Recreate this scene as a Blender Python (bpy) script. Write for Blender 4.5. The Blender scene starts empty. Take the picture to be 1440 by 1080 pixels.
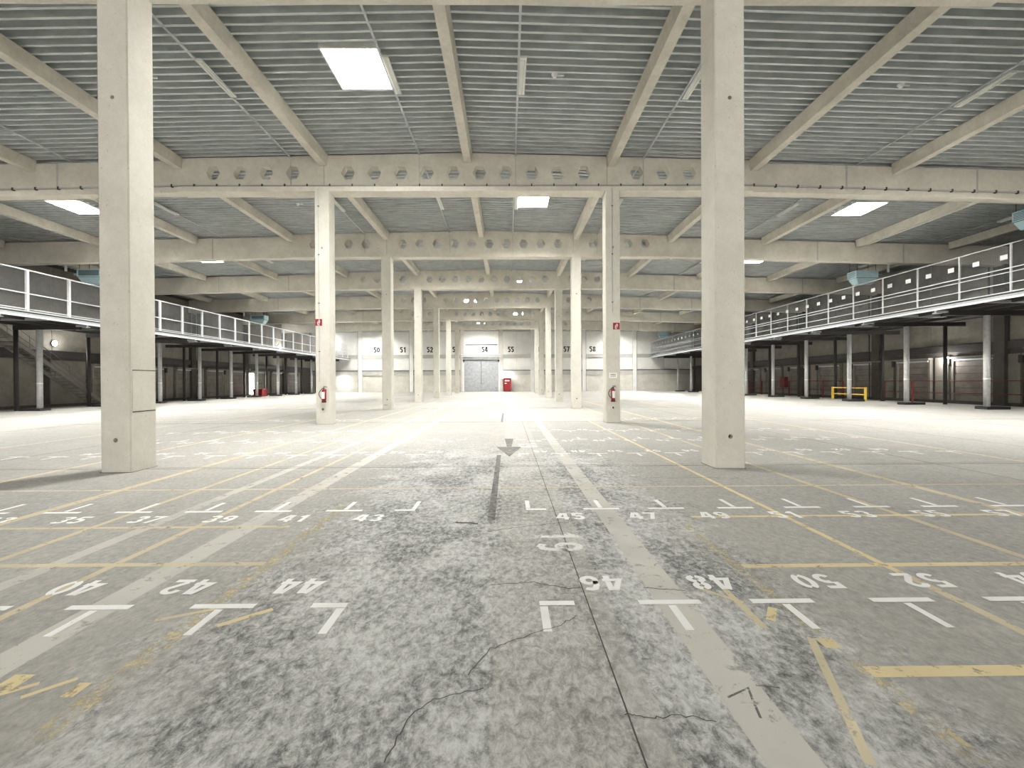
import bpy, math, random
from mathutils import Matrix, Vector
random.seed(7)
scene = bpy.context.scene
COL = scene.collection
R = math.radians

# ------------------------------------------------------------------ camera
F = 642.0
cam_d = bpy.data.cameras.new('camera')
cam_d.sensor_width = 36.0
cam_d.lens = F / 1440 * 36.0
cam_d.clip_end = 400
cam = bpy.data.objects.new('camera', cam_d)
COL.objects.link(cam)
cam.matrix_world = (Matrix.Translation((0, 0, 1.74)) @ Matrix.Rotation(-0.00935, 4, 'Z')
                    @ Matrix.Rotation(math.pi / 2 - 0.0056, 4, 'X') @ Matrix.Rotation(-0.0050, 4, 'Z'))
scene.camera = cam

# ------------------------------------------------------------------ world, light, exposure
w = bpy.data.worlds.new('World'); scene.world = w; w.use_nodes = True
w.node_tree.nodes['Background'].inputs[0].default_value = (1.0, 0.965, 0.90, 1)
w.node_tree.nodes['Background'].inputs[1].default_value = 1.25
scene.view_settings.view_transform = 'Standard'
scene.view_settings.look = 'None'
scene.view_settings.gamma = 1
scene.view_settings.use_curve_mapping = False
scene.view_settings.exposure = 1.6
scene.cycles.max_bounces = 8
scene.cycles.diffuse_bounces = 6
scene.cycles.glossy_bounces = 3
scene.cycles.transparent_max_bounces = 12
scene.cycles.sample_clamp_indirect = 6
SKY = 90.0          # radiance of the skylight domes
GATE = 10.0

# ------------------------------------------------------------------ layout
XL, XR, YN, YF = -34.0, 32.2, -16.0, 79.0       # walls
RIDGE = -1.63
ROW0, BAY = 8.97, 10.0
CD = 0.66                                        # column depth
CLX0, CLX1 = -7.95, -7.36
CRX0, CRX1 = 4.10, 4.69
ZS = 9.64                                        # beam soffit
ZDECK = 11.33
JL, JR = -13.55, 10.3                            # joints of the perforated beams
def drop(x): return (0.020 if x < RIDGE else 0.028) * abs(x - RIDGE)

# ------------------------------------------------------------------ materials
def nodes(m):
    m.use_nodes = True
    nt = m.node_tree
    return nt, nt.nodes['Principled BSDF']
def N(nt, t, **kw):
    n = nt.nodes.new(t)
    for k, v in kw.items():
        if k in n.inputs: n.inputs[k].default_value = v
        else: setattr(n, k, v)
    return n
def noise(nt, co, scale, detail=4, rough=0.6, dist=0.0):
    n = N(nt, 'ShaderNodeTexNoise')
    n.inputs['Scale'].default_value = scale; n.inputs['Detail'].default_value = detail
    n.inputs['Roughness'].default_value = rough; n.inputs['Distortion'].default_value = dist
    nt.links.new(co, n.inputs['Vector'])
    return n.outputs['Fac']
def ramp(nt, fac, stops):
    r = N(nt, 'ShaderNodeValToRGB')
    e = r.color_ramp.elements
    while len(e) < len(stops): e.new(0.5)
    for el, (p, c) in zip(e, stops):
        el.position = p; el.color = c if len(c) == 4 else (*c, 1)
    nt.links.new(fac, r.inputs[0])
    return r.outputs[0]
def mixc(nt, fac, a, b, mode='MIX'):
    m = N(nt, 'ShaderNodeMix', data_type='RGBA', blend_type=mode)
    for s, v in ((m.inputs[0], fac), (m.inputs[6], a), (m.inputs[7], b)):
        if hasattr(v, 'is_output'): nt.links.new(v, s)
        elif isinstance(v, (int, float)): s.default_value = v
        else: s.default_value = (*v, 1)
    return m.outputs[2]
def math_(nt, op, a, b=None, c=None, clamp=False):
    m = N(nt, 'ShaderNodeMath', operation=op, use_clamp=clamp)
    for i, v in enumerate((a, b, c)):
        if v is None: continue
        if hasattr(v, 'is_output'): nt.links.new(v, m.inputs[i])
        else: m.inputs[i].default_value = v
    return m.outputs[0]
def coords(nt, kind='Object'):
    return N(nt, 'ShaderNodeTexCoord').outputs[kind]
def worldpos(nt):
    return N(nt, 'ShaderNodeNewGeometry').outputs['Position']
def mapped(nt, co, sc):
    m = N(nt, 'ShaderNodeMapping'); m.inputs['Scale'].default_value = sc
    nt.links.new(co, m.inputs['Vector']); return m.outputs[0]

def plain(name, col, rough=0.6, metal=0.0, var=0.12, scale=3.0):
    m = bpy.data.materials.new(name); nt, b = nodes(m)
    f = noise(nt, worldpos(nt), scale, 3)
    c = ramp(nt, f, [(0.3, tuple(v * (1 - var) for v in col)), (0.7, tuple(min(1, v * (1 + var)) for v in col))])
    nt.links.new(c, b.inputs['Base Color'])
    b.inputs['Roughness'].default_value = rough; b.inputs['Metallic'].default_value = metal
    return m
def concrete(name, col, dark, blot=0.5, bump=0.25):
    m = bpy.data.materials.new(name); nt, b = nodes(m)
    p = worldpos(nt)
    big = noise(nt, p, 0.9, 5, 0.65)
    mid = noise(nt, p, 6.0, 5, 0.7)
    fine = noise(nt, p, 60.0, 3, 0.6)
    c = ramp(nt, big, [(0.36, dark), (0.62, col)])
    c = mixc(nt, math_(nt, 'MULTIPLY', ramp(nt, mid, [(0.42, (0, 0, 0)), (0.7, (1, 1, 1))]), blot * 0.35), c, tuple(v * 0.62 for v in dark))
    c = mixc(nt, 0.35, c, ramp(nt, fine, [(0.3, tuple(v * 0.75 for v in col)), (0.7, tuple(min(1, v * 1.12) for v in col))]))
    pits = noise(nt, p, 22.0, 2, 0.4)
    c = mixc(nt, ramp(nt, pits, [(0.72, (0, 0, 0)), (0.77, (0.6, 0.6, 0.6))]), c, tuple(v * 0.45 for v in dark))
    nt.links.new(c, b.inputs['Base Color'])
    b.inputs['Roughness'].default_value = 0.85
    bp = N(nt, 'ShaderNodeBump'); bp.inputs['Strength'].default_value = bump; bp.inputs['Distance'].default_value = 0.01
    nt.links.new(mid, bp.inputs['Height']); nt.links.new(bp.outputs[0], b.inputs['Normal'])
    return m
M = {}
M['column'] = concrete('column_concrete', (0.70, 0.68, 0.61), (0.58, 0.56, 0.49), 0.5, 0.3)
M['beam'] = concrete('beam_concrete', (0.70, 0.67, 0.59), (0.55, 0.52, 0.445), 0.8, 0.3)
M['purlin'] = concrete('purlin_concrete', (0.68, 0.65, 0.57), (0.48, 0.45, 0.39), 0.9, 0.3)
M['wall_white'] = concrete('painted_concrete_panel', (0.84, 0.84, 0.81), (0.74, 0.73, 0.69), 0.3, 0.1)
M['wall_grey'] = concrete('raw_concrete_panel', (0.68, 0.66, 0.60), (0.52, 0.50, 0.45), 0.5, 0.2)
M['ledge'] = concrete('ledge_concrete', (0.50, 0.49, 0.46), (0.40, 0.39, 0.36), 0.4, 0.2)  # greyer tone carries the shadow on the far wall ledge faces
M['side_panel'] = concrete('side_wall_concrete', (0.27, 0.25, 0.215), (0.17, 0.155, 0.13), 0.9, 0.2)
M['side_dark'] = concrete('shade_dark_concrete', (0.085, 0.078, 0.068), (0.05, 0.045, 0.038), 0.8, 0.2)  # side walls and pilasters darkened to stand in for missing light
M['dark_steel'] = plain('dark_steel', (0.05, 0.047, 0.044), 0.55, 0.3)
M['grey_steel'] = plain('galvanised_steel', (0.46, 0.48, 0.50), 0.5, 0.35, 0.1, 8)
M['white_steel'] = plain('pale_steel', (0.74, 0.76, 0.78), 0.45, 0.1, 0.06, 8)
M['post_paint'] = plain('post_grey_paint', (0.62, 0.63, 0.63), 0.5, 0.1, 0.12, 6)
M['shutter'] = plain('shutter_grey', (0.40, 0.41, 0.43), 0.5, 0.3, 0.18, 2.5)
M['dock_door'] = plain('dock_door_grey_beige', (0.19, 0.17, 0.145), 0.7, 0.0, 0.25, 1.2)
M['red'] = plain('signal_red', (0.27, 0.005, 0.010), 0.4, 0.0, 0.1)
M['rail_red'] = plain('shaded_red_paint', (0.16, 0.02, 0.018), 0.55, 0.0, 0.25)  # red deepened to paint in the shade under the mezzanine
M['yellow'] = plain('guard_yellow', (0.85, 0.60, 0.08), 0.45, 0.0, 0.08)
M['white'] = plain('white_print', (0.9, 0.9, 0.88), 0.5, 0.0, 0.03)
M['black'] = plain('black_rubber', (0.02, 0.02, 0.02), 0.6, 0.0, 0.2)
M['black_paint'] = plain('black_number_paint', (0.012, 0.012, 0.014), 0.6, 0.0, 0.2)
M['blue'] = plain('heater_pale_blue', (0.58, 0.80, 0.87), 0.4, 0.0, 0.06)
M['blue_dark'] = plain('heater_grille_blue', (0.16, 0.24, 0.28), 0.5, 0.1, 0.1)
M['stair'] = plain('dull_stair_steel', (0.20, 0.19, 0.175), 0.6, 0.2)
M['tape_dark'] = plain('worn_dark_tape', (0.17, 0.16, 0.15), 0.8, 0.0, 0.7, 14)
M['fixture'] = plain('light_housing_white', (0.80, 0.80, 0.76), 0.4, 0.0, 0.03)
M['crack'] = plain('crack_shadow_dirt', (0.10, 0.09, 0.08), 0.95)

def emit(name, col, s):
    m = bpy.data.materials.new(name); nt, b = nodes(m)
    b.inputs['Base Color'].default_value = (*col, 1)
    b.inputs['Emission Color'].default_value = (*col, 1); b.inputs['Emission Strength'].default_value = s
    return m
M['dome'] = emit('daylit_dome', (1.0, 0.985, 0.945), SKY)
M['lamp'] = emit('lamp_glass', (1.0, 0.98, 0.95), 60)
M['daylight'] = emit('daylit_gate', (1.0, 1.0, 0.97), GATE)

# ribbed roof sheet: galvanised, dusty
def deck_mat():
    m = bpy.data.materials.new('galvanised_roof_sheet'); nt, b = nodes(m)
    p = worldpos(nt)
    c = ramp(nt, noise(nt, mapped(nt, p, (0.6, 3, 1)), 2.2, 4), [(0.3, (0.42, 0.445, 0.45)), (0.7, (0.60, 0.63, 0.63))])
    nt.links.new(c, b.inputs['Base Color'])
    b.inputs['Metallic'].default_value = 0.25; b.inputs['Roughness'].default_value = 0.5
    return m
M['deck'] = deck_mat()

# floor: worn industrial slab
def floor_mat():
    m = bpy.data.materials.new('worn_slab'); nt, b = nodes(m)
    p = worldpos(nt)
    sx = N(nt, 'ShaderNodeSeparateXYZ'); nt.links.new(p, sx.inputs[0])
    X, Y = sx.outputs[0], sx.outputs[1]
    big = noise(nt, mapped(nt, p, (1, 0.45, 1)), 0.35, 5, 0.6)
    mid = noise(nt, p, 2.1, 6, 0.7, 0.6)
    fine = noise(nt, mapped(nt, p, (1.25, 0.8, 1)), 13.0, 8, 0.82, 0.35)
    speck = noise(nt, p, 75.0, 3, 0.7)
    base = ramp(nt, big, [(0.32, (0.33, 0.318, 0.29)), (0.68, (0.47, 0.452, 0.41))])
    base = mixc(nt, 0.35, base, ramp(nt, mid, [(0.3, (0.26, 0.252, 0.235)), (0.7, (0.54, 0.522, 0.478))]))
    base = mixc(nt, 0.32, base, ramp(nt, fine, [(0.36, (0.13, 0.13, 0.125)), (0.66, (0.74, 0.725, 0.69))]))
    # worn traffic zone: bleached patches over dark tyre dirt
    dark = ramp(nt, fine, [(0.40, (0.075, 0.075, 0.075)), (0.50, (0.29, 0.29, 0.286)), (0.61, (0.64, 0.64, 0.625))])
    pale = ramp(nt, fine, [(0.38, (0.29, 0.29, 0.285)), (0.47, (0.55, 0.55, 0.54)), (0.57, (0.76, 0.76, 0.745))])
    blot = noise(nt, mapped(nt, p, (1, 0.7, 1)), 1.25, 5, 0.62, 0.4)
    worn = mixc(nt, ramp(nt, blot, [(0.40, (0, 0, 0)), (0.60, (1, 1, 1))]), dark, pale)
    # mask of the worn zone by place on the slab
    wob = math_(nt, 'MULTIPLY', math_(nt, 'SUBTRACT', mid, 0.5), 3.2)
    xw = math_(nt, 'ADD', X, wob)
    def band(v, lo, hi, soft):
        a = N(nt, 'ShaderNodeMapRange', interpolation_type='SMOOTHSTEP'); nt.links.new(v, a.inputs[0])
        a.inputs[1].default_value = lo - soft; a.inputs[2].default_value = lo + soft
        c_ = N(nt, 'ShaderNodeMapRange', interpolation_type='SMOOTHSTEP'); nt.links.new(v, c_.inputs[0])
        c_.inputs[1].default_value = hi - soft; c_.inputs[2].default_value = hi + soft
        c_.inputs[3].default_value = 1; c_.inputs[4].default_value = 0
        return math_(nt, 'MULTIPLY', a.outputs[0], c_.outputs[0])
    zone = math_(nt, 'MULTIPLY', band(xw, -2.2, 2.2, 0.5), band(math_(nt, 'ADD', Y, wob), -6, 11.5, 2.5))
    base = mixc(nt, math_(nt, 'MULTIPLY', zone, 0.85), base, worn)
    # the clean swept lane left of the joint and the pale shoulder right of it
    lane = band(X, -0.10, 0.60, 0.02)
    lane2 = band(X, 0.62, 0.78, 0.03)
    base = mixc(nt, math_(nt, 'MULTIPLY', lane, 0.45), base, ramp(nt, fine, [(0.36, (0.36, 0.345, 0.32)), (0.6, (0.60, 0.575, 0.53))]))
    base = mixc(nt, math_(nt, 'MULTIPLY', lane2, 0.45), base, (0.52, 0.50, 0.455))
    base = mixc(nt, ramp(nt, speck, [(0.66, (0, 0, 0)), (0.74, (0.55, 0.55, 0.55))]), base, (0.2, 0.19, 0.17))
    nt.links.new(base, b.inputs['Base Color'])
    b.inputs['Roughness'].default_value = 0.72
    b.inputs['Specular IOR Level'].default_value = 0.22
    bp = N(nt, 'ShaderNodeBump'); bp.inputs['Strength'].default_value = 0.25; bp.inputs['Distance'].default_value = 0.006
    nt.links.new(fine, bp.inputs['Height']); nt.links.new(bp.outputs[0], b.inputs['Normal'])
    return m
M['floor'] = floor_mat()

def paint(name, col, wear, scale=9.0, amax=1.0):
    """floor paint that has worn through to the slab in places"""
    m = bpy.data.materials.new(name); nt, b = nodes(m)
    p = worldpos(nt)
    f = noise(nt, p, scale, 6, 0.75, 0.3)
    b.inputs['Base Color'].default_value = (*col, 1); b.inputs['Roughness'].default_value = 0.6
    a = N(nt, 'ShaderNodeMapRange'); nt.links.new(f, a.inputs[0])
    a.inputs[1].default_value = wear - 0.06; a.inputs[2].default_value = wear + 0.10
    g = noise(nt, p, 1.3, 2)
    al = math_(nt, 'MULTIPLY', math_(nt, 'MULTIPLY', a.outputs[0], math_(nt, 'ADD', math_(nt, 'MULTIPLY', g, 0.6), 0.7), clamp=True), amax)
    nt.links.new(al, b.inputs['Alpha'])
    return m
M['p_white'] = paint('white_floor_paint', (0.95, 0.95, 0.93), 0.24, 14)
M['p_white_worn'] = paint('worn_white_floor_paint', (0.93, 0.92, 0.89), 0.36, 14, 0.9)
M['p_beige'] = paint('beige_floor_stripe', (0.84, 0.815, 0.74), 0.34, 6, 0.7)
M['p_beige_faint'] = paint('faint_beige_floor_stripe', (0.70, 0.67, 0.59), 0.36, 5, 0.5)
M['p_yellow'] = paint('yellow_floor_paint', (0.90, 0.76, 0.43), 0.34, 7, 0.85)
M['p_yellow_faint'] = paint('faint_yellow_floor_paint', (0.92, 0.81, 0.54), 0.34, 6, 0.7)
M['p_yellow_worn'] = paint('scuffed_yellow_floor_paint', (0.86, 0.74, 0.46), 0.49, 9, 0.6)
M['p_scuff'] = paint('dark_scuff', (0.12, 0.12, 0.11), 0.42, 20)
M['p_arrow'] = paint('faded_grey_arrow_paint', (0.22, 0.215, 0.20), 0.36, 9, 0.55)
def wire_mat():
    m = bpy.data.materials.new('wire_mesh'); nt, b = nodes(m)
    p = worldpos(nt)
    sx = N(nt, 'ShaderNodeSeparateXYZ'); nt.links.new(p, sx.inputs[0])
    fy = math_(nt, 'FRACT', math_(nt, 'MULTIPLY', sx.outputs[1], 20.0))
    fz = math_(nt, 'FRACT', math_(nt, 'MULTIPLY', sx.outputs[2], 20.0))
    a = math_(nt, 'MAXIMUM', math_(nt, 'LESS_THAN', fy, 0.13), math_(nt, 'LESS_THAN', fz, 0.13))
    b.inputs['Base Color'].default_value = (0.14, 0.145, 0.15, 1); b.inputs['Roughness'].default_value = 0.5
    nt.links.new(a, b.inputs['Alpha'])
    return m
M['wire'] = wire_mat()

# ------------------------------------------------------------------ mesh helpers
class MB:
    def __init__(s): s.v = []; s.f = []; s.mi = []; s.cur = 0
    def quad_face(s, pts):
        n = len(s.v); s.v += [tuple(p) for p in pts]; s.f.append(tuple(range(n, n + len(pts)))); s.mi.append(s.cur)
    def hexa(s, p):          # 8 points: bottom 4 (ccw), top 4
        n = len(s.v); s.v += [tuple(q) for q in p]
        for f in ((0, 3, 2, 1), (4, 5, 6, 7), (0, 1, 5, 4), (1, 2, 6, 5), (2, 3, 7, 6), (3, 0, 4, 7)):
            s.f.append(tuple(n + i for i in f)); s.mi.append(s.cur)
    def box(s, x0, x1, y0, y1, z0, z1):
        s.hexa([(x0, y0, z0), (x1, y0, z0), (x1, y1, z0), (x0, y1, z0), (x0, y0, z1), (x1, y0, z1), (x1, y1, z1), (x0, y1, z1)])
    def prism(s, prof, axis, a, b):
        """prof: 2-D points, extruded along axis from a to b"""
        def P(u, v, t):
            return (t, u, v) if axis == 'x' else (u, t, v) if axis == 'y' else (u, v, t)
        n = len(s.v); k = len(prof)
        s.v += [P(u, v, a) for u, v in prof] + [P(u, v, b) for u, v in prof]
        s.f.append(tuple(range(n, n + k))); s.mi.append(s.cur)
        s.f.append(tuple(range(n + 2 * k - 1, n + k - 1, -1))); s.mi.append(s.cur)
        for i in range(k):
            j = (i + 1) % k
            s.f.append((n + i, n + k + i, n + k + j, n + j)); s.mi.append(s.cur)
    def tube(s, p, q, r, n=10, r2=None):
        p = Vector(p); q = Vector(q); d = (q - p).normalized()
        a = d.orthogonal().normalized(); b = d.cross(a)
        r2 = r if r2 is None else r2
        k = len(s.v)
        for c, rr in ((p, r), (q, r2)):
            for i in range(n):
                t = 2 * math.pi * i / n
                s.v.append(tuple(c + a * rr * math.cos(t) + b * rr * math.sin(t)))
        s.f.append(tuple(range(k + n - 1, k - 1, -1))); s.mi.append(s.cur)
        s.f.append(tuple(range(k + n, k + 2 * n))); s.mi.append(s.cur)
        for i in range(n):
            j = (i + 1) % n
            s.f.append((k + i, k + j, k + n + j, k + n + i)); s.mi.append(s.cur)
    def mesh(s, name, mats, smooth=False):
        me = bpy.data.meshes.new(name); me.from_pydata(s.v, [], s.f)
        for m in (mats if isinstance(mats, list) else [mats]): me.materials.append(m)
        if isinstance(mats, list): me.polygons.foreach_set('material_index', s.mi)
        if smooth: me.polygons.foreach_set('use_smooth', [len(f) == 4 for f in s.f])
        me.validate(); me.update()
        return me
    def build(s, name, mats, parent=None, smooth=False, flip=True):
        me = s.mesh(name, mats, smooth)
        if flip:
            import bmesh
            bm = bmesh.new(); bm.from_mesh(me); bmesh.ops.recalc_face_normals(bm, faces=bm.faces); bm.to_mesh(me); bm.free()
        return link(name, me, parent)
def link(name, me, parent=None, loc=None):
    o = bpy.data.objects.new(name, me); COL.objects.link(o)
    if parent: o.parent = parent
    if loc: o.location = loc
    return o
def tag(o, label, cat, group=None):
    o['label'] = label; o['category'] = cat
    if group: o['group'] = group
    return o
def struct(o): o['kind'] = 'structure'; return o
def empty(name, loc=(0, 0, 0)):
    o = bpy.data.objects.new(name, None); COL.objects.link(o); o.location = loc; o.empty_display_size = 0.3
    return o
def copy_tree(o, loc):
    c = o.copy(); COL.objects.link(c); c.location = loc
    for ch in o.children:
        d = ch.copy(); COL.objects.link(d); d.parent = c
        for g in ch.children:
            e = g.copy(); COL.objects.link(e); e.parent = d
    return c
ORD = ['first', 'second', 'third', 'fourth', 'fifth', 'sixth', 'seventh', 'eighth', 'ninth', 'tenth', 'eleventh', 'twelfth',
       'thirteenth', 'fourteenth', 'fifteenth', 'sixteenth']
NEAR = ['nearest', 'second nearest', 'third nearest', 'fourth nearest', 'fifth nearest', 'sixth nearest', 'farthest']

def ribbon(mb, pts, wd, fn, closed=False):
    """flat ribbon of width wd along 2-D polyline; fn maps (u,v)->xyz"""
    n = len(pts); L = []; Rr = []
    for i in range(n):
        if closed: a, b = pts[(i - 1) % n], pts[(i + 1) % n]; prev = a; nxt = b
        else: prev = pts[max(0, i - 1)]; nxt = pts[min(n - 1, i + 1)]
        p = pts[i]
        d1 = Vector((p[0] - prev[0], p[1] - prev[1])); d2 = Vector((nxt[0] - p[0], nxt[1] - p[1]))
        if d1.length < 1e-9: d1 = d2
        if d2.length < 1e-9: d2 = d1
        d1.normalize(); d2.normalize()
        n1 = Vector((-d1.y, d1.x)); n2 = Vector((-d2.y, d2.x)); m = (n1 + n2)
        if m.length < 1e-6: m = n1
        m.normalize(); k = wd / 2 / max(0.5, m.dot(n1))
        L.append((p[0] + m.x * k, p[1] + m.y * k)); Rr.append((p[0] - m.x * k, p[1] - m.y * k))
    base = len(mb.v)
    for l, r in zip(L, Rr): mb.v += [fn(*l), fn(*r)]
    for i in range(n if closed else n - 1):
        j = (i + 1) % n
        mb.f.append((base + 2 * i, base + 2 * i + 1, base + 2 * j + 1, base + 2 * j)); mb.mi.append(mb.cur)
def arc(cx, cy, rx, ry, a0, a1, n=10):
    return [(cx + rx * math.cos(R(a0 + (a1 - a0) * i / n)), cy + ry * math.sin(R(a0 + (a1 - a0) * i / n))) for i in range(n + 1)]
def glyph(ch, t=0.16):
    """strokes of a digit in a box 0.6 wide, 1 high, centre-line inset by half the stroke; stencil gaps"""
    h = t / 2; x0, x1, y0, y1 = h, 0.6 - h, h, 1 - h; xm = 0.3; g = 9
    rx = (x1 - x0) / 2
    if ch == '0': return [arc(xm, .5, rx, .5 - h, 90 + g, 270 - g), arc(xm, .5, rx, .5 - h, -90 + g, 90 - g)]
    if ch == '1': return [[(xm + .05, y0 - h), (xm + .05, y1 + h)], [(xm - .17, y1 - .20), (xm - .02, y1 - .02)]]
    if ch == '2': return [arc(xm, 1 - h - rx, rx, rx, 175, -30, 12) + [(x0 + .04, y0 + .10)], [(x0 - h, y0), (x1 + h, y0)]]
    if ch == '3': return [arc(xm, .73, rx * .95, .27 - h, 160, -80, 10), arc(xm, .27, rx, .27 - h, 80, -160, 10)]
    if ch == '4': return [[(xm + .14, y0 - h), (xm + .14, .22)], [(xm + .14, .40), (xm + .14, 1)], [(xm + .01, 1), (x0 - .02, .30), (x1 + h, .30)]]
    if ch == '5': return [[(x1 + h * .6, y1), (x0 + .03, y1), (x0 + .01, .56)], arc(xm - .01, .33, rx, .33 - h, 120, -150, 14)]
    if ch == '6': return [arc(xm, .31, rx, .31 - h, 0, 360, 18), [(x0, .36), (x0 + .01, .62), (x0 + .09, .86), (xm + .02, y1), (x1 - .03, y1 - .06)]]
    if ch == '7': return [[(x0 - h, y1), (x1, y1), (xm - .08, y0 - h)]]
    if ch == '8': return [arc(xm, .74, rx * .86, .26 - h, 100, 260, 8), arc(xm, .74, rx * .86, .26 - h, -80, 80, 8), arc(xm, .27, rx, .27 - h, 100, 260, 8), arc(xm, .27, rx, .27 - h, -80, 80, 8)]
    if ch == '9': return [[(0.6 - u, 1 - v) for u, v in s] for s in glyph('6', t)]
    return []
def number(mb, txt, h, fn, t=0.16, sp=0.74, wide=1.0):
    W = (sp * (len(txt) - 1) + 0.6) * h * wide
    for k, c in enumerate(txt):
        for s in glyph(c, t):
            ribbon(mb, [((k * sp + u) * h * wide - W / 2, v * h - h / 2) for u, v in s], t * h, fn)

# ------------------------------------------------------------------ FLOOR
mb = MB(); mb.box(XL - .3, XR + .3, YN - .3, YF + .3, -0.3, 0)
floor = struct(mb.build('floor', M['floor']))
def strip(name, x0, x1, y0, y1, mat, z=0.002):
    b = MB(); b.quad_face([(x0, y0, z), (x1, y0, z), (x1, y1, z), (x0, y1, z)])
    return b.build(name, M[mat], floor, flip=False)
for x0, x1, y0, y1, mt in (
        (1.14, 1.40, 1.2, 30, 'p_beige'), (-3.22, -2.96, 1.2, 40, 'p_beige'), (-4.36, -4.20, 1.2, 40, 'p_beige'),
        (-3.75, -3.67, 3, 30, 'p_yellow_faint'), (-4.98, -4.90, 3, 30, 'p_yellow_faint'),
        (-6.27, -6.13, 3, 40, 'p_yellow_faint'), (-8.9, -8.78, 5, 40, 'p_yellow_faint'),
        (3.43, 3.50, 3.95, 20, 'p_yellow'), (3.43, 3.51, 2.4, 3.95, 'p_yellow_faint'),
        (4.90, 4.99, 3, 30, 'p_yellow_faint'), (6.42, 6.56, 4, 40, 'p_yellow_faint'), (8.6, 8.7, 6, 40, 'p_beige_faint'),
        (10.6, 10.72, 6, 40, 'p_yellow_faint'), (13.0, 13.1, 8, 50, 'p_beige_faint'), (-11.3, -11.2, 8, 50, 'p_beige_faint'),
        (-13.6, -13.5, 8, 50, 'p_yellow_faint'), (2.05, 2.15, 2.0, 2.75, 'p_yellow_worn'), (2.05, 2.15, 3.05, 5.4, 'p_yellow_worn'),
        (-2.33, -2.20, 2.2, 6.3, 'p_yellow_worn'), (1.74, 1.79, 3.12, 3.7, 'p_yellow_faint')):
    strip('painted_stripe', x0, x1, y0, y1, M and mt)
for x0, x1, y0, y1, mt in (
        (2.15, 16, 4.13, 4.21, 'p_yellow'), (2.3, 16, 5.66, 5.73, 'p_yellow'), (-16, 16, 7.31, 7.37, 'p_yellow_faint'),
        (2.1, 9, 2.59, 2.69, 'p_yellow'), (-16, -2.3, 4.28, 4.36, 'p_yellow_faint'), (-16, -2.6, 5.40, 5.47, 'p_yellow_faint'),
        (-26, 26, 9.25, 9.31, 'p_beige_faint'), (-20, 20, 20.9, 21.0, 'p_yellow_faint'), (2.02, 2.13, 2.88, 2.99, 'p_yellow'),
        (-2.9, -2.78, 2.55, 2.70, 'p_yellow'), (-2.45, -2.38, 2.5, 2.62, 'p_yellow')):
    strip('painted_cross_stripe', x0, x1, y0, y1, mt, 0.0026)
# slanting scuffed yellow dashes
def slant(pts, wd, mat, name='painted_dash', z=0.003):
    b = MB(); ribbon(b, pts, wd, lambda u, v: (u, v, z)); return b.build(name, M[mat], floor, flip=False)
slant([(-2.05, 3.22), (-1.78, 3.45)], .05, 'p_yellow'); slant([(-2.55, 3.3), (-2.1, 3.52)], .04, 'p_yellow_faint')
slant([(-2.66, 2.5), (-2.5, 2.66)], .035, 'p_yellow'); slant([(-2.84, 2.5), (-2.68, 2.62)], .035, 'p_yellow')
slant([(1.86, 3.22), (1.98, 3.40)], .06, 'p_yellow'); slant([(1.55, 3.75), (1.80, 3.48)], .04, 'p_yellow_faint')
slant([(2.0, 3.0), (1.6, 2.0)], .05, 'p_yellow_faint')
# control joints
for x in (0.608, -18.0, 18.5):
    b = MB(); b.box(x - .004, x + .004, 1, 78, 0.0008, 0.0034)
    b.build('floor_joint', M['crack'], floor)
for y in (9.15, 19.3, 29.3, 39.3, 49.3):
    b = MB(); b.box(-30, 29, y - .008, y + .008, 0.0008, 0.0032)
    b.build('floor_joint', M['crack'], floor)
# dark tape
strip('dark_tape', -0.26, -0.165, 5.6, 10.6, 'tape_dark', 0.0036); strip('dark_tape', -0.30, -0.21, 19.2, 24.5, 'tape_dark', 0.0036)
# arrow towards the camera
b = MB(); z = .0042
b.quad_face([(-.10, 13.6, z), (.16, 13.6, z), (.09, 11.9, z), (-.03, 11.9, z)])
b.quad_face([(-.30, 11.9, z), (.36, 11.9, z), (.03, 10.35, z)])
b.build('painted_arrow', M['p_arrow'], floor, flip=False)
# cracks
def crack(pts, wd=.008, jig=.03):
    out = []
    for i in range(len(pts) - 1):
        for k in range(8):
            t = k / 8
            out.append((pts[i][0] * (1 - t) + pts[i + 1][0] * t + random.uniform(-jig, jig) * .6,
                        pts[i][1] * (1 - t) + pts[i + 1][1] * t + random.uniform(-jig, jig)))
    out.append(pts[-1])
    slant(out, wd, 'crack', 'floor_crack', 0.0045)
def G(px, py):      # a point of the floor seen at this pixel
    r = 0.0050; cx = px - 720; cy = py - 540
    cx, cy = cx * math.cos(r) - cy * math.sin(r) , cx * math.sin(r) + cy * math.cos(r)
    d = 1.71 * F / (cy + 3.6); return (cx + 6) * d / F, d
crack([G(690, 823), G(750, 820), G(800, 829), G(818, 828)], .010, .012)
crack([G(905, 828), G(935, 831), G(965, 833)], .010, .012)
crack([G(660, 950), G(690, 914), G(728, 900), G(790, 880), G(812, 868)], .006, .015)
crack([G(540, 1075), G(575, 1010), G(610, 985), G(680, 970)], .006, .012)
crack([G(880, 1008), G(915, 1015), G(960, 1010), G(1010, 1020)], .006, .012)
crack([G(690, 748), G(722, 743), G(770, 738), G(800, 735)], .010, .02)
crack([G(640, 735), G(672, 737)], .05, .01)
crack([(-2.6, 8.0), (-.5, 7.7), (1.6, 8.1), (4, 7.9)], .012, .05)
slant([G(1026, 985), G(1055, 972), G(1062, 990), G(1073, 1015)], .014, 'p_scuff'); slant([G(1066, 968), G(1100, 972)], .014, 'p_scuff')

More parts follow.
